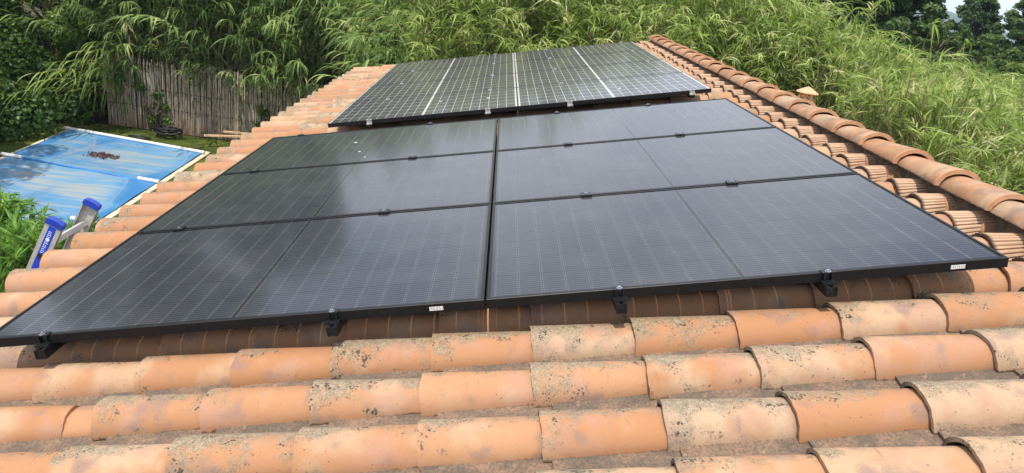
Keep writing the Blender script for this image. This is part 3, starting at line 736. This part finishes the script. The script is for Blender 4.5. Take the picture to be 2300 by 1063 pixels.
# big shrub on the left of the garden
rr = random.Random(3); cs = []; rs = []
for i in range(60):
    y = rr.uniform(8.6, 14.6); z = rr.uniform(GZ+.2, 1.6)
    x = -8.05-.46*(z-GZ)-rr.random()*.9+.14*(12.5-y)+.3*math.sin(z*2.3)
    cs.append((x, y, z)); r_ = rr.uniform(.45, .85); rs.append((r_, r_, r_*.85))
for i in range(14):
    cs.append((-7.75-rr.random()*.9, rr.uniform(13.4, 15.2), rr.uniform(GZ+.2, -.9))); rs.append((.42, .42, .4))
bush('garden_shrub', 'dense dark broad-leaved shrub with yellow-green tips filling the left of the garden', 'shrub', (-9.3, 11.8, GZ), cs, rs, 60000, .085, M_HEDGE, 5, 1.25, shell=.62)
# oleander by the eave
def lance_bush(name, lab, origin, stems, seed, mat):
    root = empty(name, origin); tag(root, lab, 'oleander bush'); r = np.random.default_rng(seed); O_ = np.array(origin)
    n = len(stems); S = np.array(stems)-np.tile(O_, 2)
    m = reeds(S, seed=seed, nleaf=46, top_len=1.15, width=.031, leaf_len=(.13, .21), droop=.12, seg=2)
    lv = MB(); lv.v = [m.v[0]]; lv.f = [m.f[0]]; lv.m = [m.m[0]]; lv.n = m.n; lv.att = {'rnd': [m.att['rnd'][0]]}
    lv.build('foliage', mat, root)
    st = MB(); st.v = [m.v[1]]; st.f = [m.f[1]-len(m.v[0])]; st.m = [m.m[1]*0]; st.n = len(m.v[1]); st.build('stems', M_STEM, root)
    return root
st = []
rr = random.Random(9)
for i in range(330):
    cx, cy, rx, ry, zt = rr.choice([(-2.85, 3.6, .75, .8, -1.02), (-2.85, 3.6, .75, .8, -1.02), (-1.75, 2.75, .45, .6, -.98), (-2.0, 2.9, .5, .6, -.95), (-2.9, 2.6, .7, .7, -1.0), (-1.95, 3.85, .35, .35, -1.32)])
    a = rr.random()*6.28; q = math.sqrt(rr.random()); dx, dy = q*math.cos(a), q*math.sin(a)
    x, y = cx+rx*dx, cy+ry*dy
    st.append([cx+.3*rx*dx, cy+.3*ry*dy, GZ, x, y, zt-.45*q*q+rr.uniform(-.16, .10)])
lance_bush('oleander_bush', 'bright green oleander bush with narrow leaves below the eave', (-2.4, 3.2, GZ), st, 31, M_OLEA)

def tree(name, lab, cat, base, h, crown, nc, cr, n, size, mat, seed, asp=1.6, drop=.3, r0=.2):
    nc = int(nc*4); cr *= .55; n = int(n*2.6); size *= .52
    """crown(t) -> radius at fraction t of the height"""
    root = empty(name, base); tag(root, lab, cat, 'trees beyond the reeds'); r = random.Random(seed); cs = []; rs = []
    tk = MB(); tk.tube([(0, 0, 0), (.1, .05, h*.35), (-.05, .1, h*.7), (0, 0, h*.96)], [r0, r0*.75, r0*.4, .03], 10)
    for i in range(nc):
        t = r.random()**.8; a = r.random()*6.28; R_ = crown(t); q = math.sqrt(r.uniform(.1, 1))*R_
        c = (q*math.cos(a), q*math.sin(a), h*t+r.uniform(-.2, .2)); k = cr*r.uniform(.6, 1.15)*(1-.45*t)
        cs.append(c); rs.append((k, k, k*.62))
        if i % 3 == 0: tk.tube([(0, 0, max(.5, c[2]-.25*q-.4)), (c[0]*.5, c[1]*.5, c[2]-.1), c], [r0*.3*(1-.6*t), r0*.15, .012], 5)
    V, F, a = leaf_cloud(cs, rs, n, size, seed, .3, asp, drop, .1)
    m = MB(); m.add(V, F, 0, rnd=a); m.build('crown', mat, root); tk.build('trunk', M_BARK, root)
cone = lambda R_: (lambda t: R_*(1-t)**.8*(.4+.6*min(1, t*5))+.05)
dome = lambda R_: (lambda t: R_*math.sqrt(max(0, 1-(2*t-1)**2*.85)) if t > .12 else R_*.6)
def place(px, py, s):                            # helper used once to read off positions: kept as numbers below
    pass
tree('dark_conifer', 'very dark conifer rising out of frame behind the reeds, the left of the pair', 'tree', (14.1, 25.6, GZ), 9.8, dome(3.2), 150, 1.0, 52000, .19, M_CONIF, 61)
tree('dark_conifer', 'tall dark conifer whose straight right side borders the patch of sky', 'tree', (15.7, 24.2, GZ), 10.4, dome(2.0), 150, .85, 52000, .18, M_CONIF, 62)
tree('dark_conifer', 'pointed dark cypress standing alone against the patch of sky', 'tree', (29.6, 40.0, GZ), 7.9, cone(3.6), 110, .9, 30000, .20, M_CONIF, 63)
tree('broadleaf_tree', 'light green broad-leaved tree at the right edge beside the pointed cypress', 'tree', (30.6, 36.0, GZ), 7.6, dome(2.2), 90, .95, 26000, .2, M_BROAD, 64)
tree('broadleaf_tree', 'dark leafy tree cut off by the top right corner', 'tree', (29.5, 30.0, GZ), 8.4, dome(2.0), 90, 1.0, 26000, .2, M_HEDGE, 65)
tree('broadleaf_tree', 'low bushy green tree between the dark conifers and the reeds', 'tree', (20.4, 28.0, GZ), 5.2, dome(3.4), 80, .9, 30000, .17, M_BROAD, 66)
tree('broadleaf_tree', 'low rounded bush-like tree below the patch of sky at the right edge', 'tree', (22.0, 24.0, GZ), 4.6, dome(3.0), 70, .8, 26000, .15, M_BROAD, 70)
tree('shade_tree', 'tall dark tree behind the reeds above the bamboo fence', 'tree', (-8.0, 21.0, GZ), 10.0, dome(2.6), 130, 1.2, 34000, .17, M_HEDGE, 67)
tree('shade_tree', 'tall dark tree behind the shrub in the top left corner', 'tree', (-11.0, 18.0, GZ), 10.5, dome(3.9), 130, 1.3, 34000, .17, M_HEDGE, 68)

tree('shade_tree', 'garden tree just beyond the left edge whose leafy shadow falls on the pool cover', 'tree', (-9.6, 7.4, GZ), 8.6, (lambda t: 2.2*math.sqrt(max(0, 1-((t-.78)/.24)**2)) if t > .54 else .25), 70, 1.0, 16000, .15, M_HEDGE, 71)
# ---------------------------------------------------------------- bamboo fence
def slat_mat():
    n = NT('weathered_bamboo'); r = n.attr('rnd', 'Fac'); v = n.obj(); a = n.noise(n.vadd(v, (6, 6, 1.2), 'MULTIPLY'), 4, 4, .7)
    c = n.mix(r, (.36, .29, .21), (.60, .505, .395)); c = n.mix(n.ss(a, .45, .7), c, (.13, .11, .085))
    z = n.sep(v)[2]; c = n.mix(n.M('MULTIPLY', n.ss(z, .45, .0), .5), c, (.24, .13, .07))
    n.bsdf(c, .85, 0, None, .2); return n.m
F0 = Vector((-7.32, 14.03, GZ)); F1 = Vector((-.6, 14.0, GZ))
fence = empty('bamboo_fence', F0); tag(fence, 'weathered grey fence of upright split bamboo canes tied with wire', 'fence')
sm = MB(); x = 0; Lf = (F1-F0).length
while x < Lf:
    r_ = random.uniform(.008, .014); hh = 1.66+random.uniform(-.10, .05)+.04*math.sin(x*3)-.03*x/7
    if random.random() < .05: hh -= random.uniform(.1, .3)
    yy = random.uniform(-.012, .012); l1, l2 = random.uniform(-.012, .012), random.uniform(-.02, .02); n0 = sm.n
    sm.tube([(x, yy, 0), (x+l1, yy, hh*.5), (x+l1+l2, yy, hh)], r_, 6)
    q = random.random(); sm.att.setdefault('rnd', []).append(np.full((sm.n-n0, 1), q))
    x += r_*2+random.choice((.0, .001, .003, .003, .012))
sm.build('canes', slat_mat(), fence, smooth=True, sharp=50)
M_WIRE = simple('rusty_wire', (.05, .04, .035), .7, .5)
for z in (.55, .98, 1.52):
    wm = MB(); wm.tube([(i*.25, -.027, z+.008*math.sin(i*1.3)) for i in range(int(Lf/.25)+1)], .004, 5); wm.build('wire', M_WIRE, fence)
pm = MB()
for i in range(4): pm = MB(); pm.tube([(.15+i*2.1, .05, 0), (.15+i*2.1, .05, 1.62)], .035, 8); pm.build('post', M_BARK, fence)
# climbing plants on the fence
for i, (xx, zz, rx, rz, n_) in enumerate(((1.1, .6, .35, .5, 420), (3.85, .62, .30, .25, 500), (3.4, .2, .16, .2, 160))):
    cs = [(F0.x+xx+random.uniform(-rx, rx), 13.93+random.uniform(-.05, .02), GZ+max(.05, zz+random.uniform(-rz, rz))) for _ in range(9)]
    bush('climbing_plant', ['thin dark creeper scrambling up the left part of the bamboo fence', 'bright green leafy creeper on the bamboo fence near the roof', 'small creeper at the foot of the bamboo fence'][i], 'creeper',
         (F0.x+xx, 13.93, GZ), cs, [(.14, .06, .12)]*9, n_, .055, M_HEDGE if i != 1 else M_BROAD, 90+i, shell=.1)

# ---------------------------------------------------------------- pool
FL, FR = Vector((-7.62, 12.97)), Vector((-4.52, 12.53)); NRr, NL = Vector((-4.28, 5.6)), Vector((-7.05, 5.9))
pool = empty('swimming_pool', (-5.9, 9.2, GZ)); tag(pool, 'small rectangular swimming pool with a pale stone edge, under a blue cover', 'swimming pool')
PI_ = Matrix.Translation((5.9, -9.2, -GZ))
M_COPE = simple('pale_coping_stone', (.66, .55, .40), .8, var=.1, scale=5, bump=.2)
cop = MB(); q = [FL, FR, NRr, NL]; cen = sum(q, Vector((0, 0)))/4
outer = [p+(p-cen).normalized()*.26 for p in q]; 
for i in range(4):
    j = (i+1) % 4; L_ = (q[j]-q[i]).length; N_ = max(1, int(L_/.5))
    for k in range(N_):
        a, b = k/N_+.002, (k+1)/N_-.002
        p = [q[i].lerp(q[j], a), q[i].lerp(q[j], b), outer[i].lerp(outer[j], b), outer[i].lerp(outer[j], a)]
        cop.prism([tuple(t) for t in p], GZ-.1, GZ+.035+.002*random.random())
cop.build('coping', M_COPE, pool, matrix=PI_)
bs = MB()
for i in range(4):
    j = (i+1) % 4; a, b = q[i], q[j]; bs.add([(a.x, a.y, GZ-.015), (b.x, b.y, GZ-.015), (b.x, b.y, GZ-1.5), (a.x, a.y, GZ-1.5)], [(0, 1, 2, 3)])
bs.build('basin', simple('pool_liner', (.3, .5, .6), .5), pool, matrix=PI_)
def cover_mat():
    n = NT('blue_pool_cover'); v = n.obj(); s = n.sep(v); x, y = s[0], s[1]
    st_ = n.noise(n.vadd(v, (1.0, .45, 1), 'MULTIPLY'), 1.0, 5, .55, .6); f = n.noise(v, 9, 4, .6)
    edge = n.attr('edge', 'Fac')
    sk = n.noise(n.vadd(v, (.5, 5.5, 1), 'MULTIPLY'), 1.3, 5, .65)
    m = n.M('ADD', n.M('MULTIPLY', st_, .75), n.M('ADD', n.M('MULTIPLY', edge, .30), n.M('MULTIPLY', n.M('SUBTRACT', sk, .5), .42)))
    mud = n.ss(m, .38, .80)
    c = n.mix(n.ss(st_, .35, .65), (.045, .18, .40), (.11, .28, .47))
    c = n.mix(n.M('MULTIPLY', mud, .85), c, n.mix(n.ss(sk, .4, .6), (.13, .26, .38), (.30, .305, .28)))
    r1 = n.M('ADD', st_, n.M('MULTIPLY', edge, .25)); ring = n.M('MULTIPLY', n.ss(n.M('ABSOLUTE', n.M('SUBTRACT', r1, .58)), .022, .0), .45); c = n.mix(ring, c, (.34, .31, .27))
    pd = n.vadd(v, (-1.05, 10.95-9.2+.0, 0), 'SUBTRACT')
    n.bsdf(c, n.mix(mud, (.38,)*3, (.65,)*3), 0, n.bump(n.noise(v, 2.5, 3), .25, .05), .3); return n.m
MCV = cover_mat()
cov_ = empty('pool_cover', (-5.9, 9.2, GZ)); tag(cov_, 'blue tarpaulin pool cover stained with dried pale mud', 'pool cover')
cm = MB(); NX, NY = 40, 84; V = []; F = []; E_ = []
for i in range(NX+1):
    for j in range(NY+1):
        s, t = i/NX, j/NY; a = FL.lerp(FR, s); b = NL.lerp(NRr, s); p = a.lerp(b, t)
        bay = (t*7.1/2.28) % 1; sag = math.sin(math.pi*bay)*.05*math.sin(math.pi*s)**.6
        V.append((p.x, p.y, GZ+.058-sag+.006*math.sin(s*19+t*31))); E_.append(min(1, math.sin(math.pi*s)**.8)*min(1, t*9+.2)*math.sin(math.pi*bay)**.25)
        
for i in range(NX):
    for j in range(NY): a = i*(NY+1)+j; F.append((a, a+1, a+NY+2, a+NY+1))
cm.add(V, F, 0, edge=E_); cm.build('cover_sheet', MCV, cov_, smooth=True, matrix=PI_)
M_WHITE = simple('white_aluminium', (.78, .77, .73), .45, var=.06, scale=6)
M_BLUEP = simple('blue_fabric_sleeve', (.03, .19, .50), .5, var=.15)
for k, t in enumerate((0.0, .322, .644, .966)):
    a = FL.lerp(NL, t); b = FR.lerp(NRr, t); d = (b-a).normalized(); a2, b2 = a-d*.12, b+d*.06
    z = GZ+.085
    if k == 0:
        m = MB(); m.tube([(a2.x, a2.y, z), (b2.x, b2.y, z)], .034, 10); m.build('support_bar', M_WHITE, cov_, smooth=True, sharp=50, matrix=PI_)
    else:
        for (p, e) in ((a2, a2+d*.42), (b2, b2-d*.42)):
            m = MB(); m.tube([(p.x, p.y, z), (e.x, e.y, z)], .034, 10); m.build('support_bar', M_WHITE, cov_, smooth=True, sharp=50, matrix=PI_)
        m = MB(); p, e = a2+d*.43, b2-d*.43; m.tube([(p.x, p.y, z-.01), (e.x, e.y, z-.030)], .018, 10); m.build('bar_sleeve', M_BLUEP, cov_, smooth=True, sharp=50, matrix=PI_)
# puddle of dead leaves on the cover
V, F, a = leaf_cloud([(-6.15, 11.55, GZ+.035)], [(.38, .22, .004)], 230, .045, 77, .1, 1.4, 0, .0)
m = MB(); m.add(V, F, 0, rnd=a); tag(m.build('dead_leaves', simple('dead_leaves', (.10, .055, .045), .8)), 'small dark patch of dead leaves lying on the pool cover', 'leaves', kind='stuff')

bad = lambda x, y: (x > -7.9) & (x < -4.0) & (y < 13.3) & (y > 5)
V, F, a = blades(26000, -9.5, -1.2, 7.5, 14, bad, .05, .007)
m = MB(); m.add(V, F, 0, rnd=a)
tag(m.build('grass', leaf_mat('grass_blades', [(0, (.05, .075, .015)), (.6, (.10, .14, .025)), (1, (.20, .22, .06))], .2)), 'short green grass round the pool', 'grass', kind='stuff')

# things lying by the fence
M_PLANK = simple('raw_pine', (.60, .40, .22), .7, var=.12, scale=6)
for (a, b, lab) in (((-4.75, 13.22, -2.93), (-2.9, 13.6, -2.82), 'longer of two raw pine planks sticking out by the fence'), ((-4.48, 13.66, -2.90), (-2.9, 13.78, -2.85), 'shorter of two raw pine planks, behind the longer one by the fence')):
    a, b = Vector(a), Vector(b); d = (b-a); M = Matrix.Translation(a) @ d.to_track_quat('X', 'Z').to_matrix().to_4x4()
    m = MB(); m.box(0, d.length, -.03, .03, -.018, .018); tag(m.build('wooden_plank', M_PLANK, matrix=M), lab, 'plank', 'planks by the bamboo fence')
m = MB()
for x in (-3.3, -2.8): m.box(x-.04, x+.04, 13.4, 13.9, GZ, -2.88); m.box(x-.3, x+.3, 13.42, 13.5, -2.95, -2.875)
tag(m.build('trestle', M_PLANK), 'wooden trestle carrying the two planks behind the roof edge', 'trestle')
M_HOSE = simple('black_hose', (.012, .012, .013), .45)
for (cx, cy, n_, R_, lab) in ((-5.72, 13.55, 7, .30, 'tangled black hose heaped against the foot of the fence'), (-6.15, 13.12, 3, .22, 'small flat coil of black hose on the grass beside the pool')):
    P = []; rr = random.Random(int(R_*100))
    for i in range(n_*16):
        t = i/16*2*math.pi; q = R_*(.75+.25*math.sin(t*.37+1)); P.append((cx+q*math.cos(t)+.05*math.sin(t*.7), cy+.55*q*math.sin(t), GZ+.03+(.012*i/16*n_*.35+.05*abs(math.sin(t*.9))*(n_ > 4))))
    m = MB(); m.tube(P, .016, 6); tag(m.build('black_hose', M_HOSE, smooth=True), lab, 'hose')

# ---------------------------------------------------------------- ladder
lad = empty('ladder', (-1.55, 1.62, GZ)); tag(lad, 'grey aluminium ladder with blue end caps leaning on the eave', 'ladder')
M_ALU = simple('brushed_aluminium', (.50, .475, .44), .5, .25, var=.08, scale=25)
M_CAP = simple('blue_plastic', (.015, .045, .36), .4)
M_LBL = simple('blue_label', (.02, .06, .50), .35, var=.05)
M_INK = simple('white_print', (.75, .78, .8), .5, var=.02)
def ladder_mat4(y, top, foot):
    d = (Vector(top)-Vector(foot)).normalized(); yv = Vector((0, 1, 0)); xv = yv.cross(d).normalized()
    return Matrix(((xv.x, 0, d.x, foot[0]), (xv.y, 1, d.y, foot[1]), (xv.z, 0, d.z, foot[2]), (0, 0, 0, 1))), (Vector(top)-Vector(foot)).length
LI = Matrix.Translation((1.55, -1.62, -GZ))
RAILS = (((-.628, 1.42, -.168), (-2.03, 1.42, GZ)), ((-.635, 1.78, -.178), (-2.04, 1.78, GZ)))
for i, (top, foot) in enumerate(RAILS):
    M, L_ = ladder_mat4(0, top, foot); m = MB(); h = .044; s = 1 if i == 0 else -1
    # C-section: web facing outwards, two flanges with rounded edges
    web = (-.0135, -.0105) if i == 0 else (.0105, .0135)
    m.box(-h, h, web[0], web[1], 0, L_)
    ya, yb = (web[1], .0135) if i == 0 else (-.0135, web[0])
    m.box(-h, -h+.003, ya, yb, 0, L_); m.box(h-.003, h, ya, yb, 0, L_)
    ro = m.build('side_rail', M_ALU, lad, matrix=LI @ M)
    c = MB(); V = []
    prof = [(h*1.06*math.sin(a), .012*math.cos(a)+.004) for a in np.linspace(-math.pi/2, math.pi/2, 9)]
    n = len(prof)
    for y in (-.019, .019): V += [(x, y, L_+z) for x, z in prof]+[(x, y, L_-.022) for x, z in (prof[-1], prof[0])]
    k = n+2; F = [(j, (j+1) % k, k+(j+1) % k, k+j) for j in range(k)]
    for off, rev in ((0, 0), (k, 1)):
        for j in range(n//2): f = (off+j, off+j+1, off+n-2-j, off+n-1-j) if j+1 < n-2-j else (off+j, off+j+1, off+n-1-j, off+n-1-j); F.append(f[::-1] if rev else f)
        F.append((off+n-1, off+n, off+n+1, off) if not rev else (off, off+n+1, off+n, off+n-1))
    c.add(V, F); c.build('end_cap', M_CAP, ro)
    if i == 0:
        lb = MB(); lb.box(-.020, .020, -.0146, -.0137, L_-.40, L_-.03); lo = lb.build('label', M_LBL, ro)
        pr = MB(); rr = random.Random(4); z = L_-.06
        while z > L_-.205:                       # a column of small worn letters
            if abs(z-(L_-.115)) < .012: z -= .003; continue
            w_ = rr.uniform(.006, .010); pr.box(-.010, .008+rr.uniform(-.004, .004), -.0156, -.0147, z-w_*.5, z-w_*.2)
            pr.box(-.010, -.007, -.0156, -.0147, z-w_, z-w_*.5); 
            if rr.random() < .6: pr.box(.003, .006, -.0156, -.0147, z-w_, z-w_*.5)
            z -= w_+.004
        pr.prism([(.011*math.cos(a*math.pi/6), .011*math.sin(a*math.pi/6)) for a in range(12)], .0147, .0156, M=Matrix.Translation((0, 0, L_-.115)) @ Matrix.Rotation(math.radians(90), 4, 'X'))
        pr.build('print', M_INK, lo)
        ho = MB(); ho.tube([(0, -.0150, L_-.232), (0, -.0180, L_-.232)], [.016, .016], 14); ho.build('rivet', simple('dark_rivet', (.05, .04, .035), .5, .4), ro)
d1 = (Vector(RAILS[0][0])-Vector(RAILS[0][1])); L_ = d1.length; d1n = d1.normalized()
k = 0
z = L_-.165
while z > .15:
    a = Vector(RAILS[0][1])+d1n*z; b = Vector(RAILS[1][1])+d1n*(z); m = MB()
    m.box(-.017, .017, 0, (b-a).length, -.014, .014, M=Matrix.Translation(a) @ Matrix.Rotation(math.radians(-20), 4, 'Y'))
    m.build('rung', M_ALU, lad, matrix=LI); z -= .28

# ---------------------------------------------------------------- haze
hz = MB(); hz.box(-1300, 1300, -1300, 1300, GZ-1.2, 75); 
hm = bpy.data.materials.new('haze'); hm.use_nodes = True; t_ = hm.node_tree; t_.nodes.clear()
o_ = t_.nodes.new('ShaderNodeOutputMaterial'); pv = t_.nodes.new('ShaderNodeVolumePrincipled')
pv.inputs['Color'].default_value = (.62, .80, 1, 1); pv.inputs['Density'].default_value = .00038
t_.links.new(pv.outputs[0], o_.inputs['Volume'])
tag(hz.build('haze', hm), 'thin bluish summer haze over the distance', None, kind='stuff')

print('objects', len(sc.objects), 'size ok')
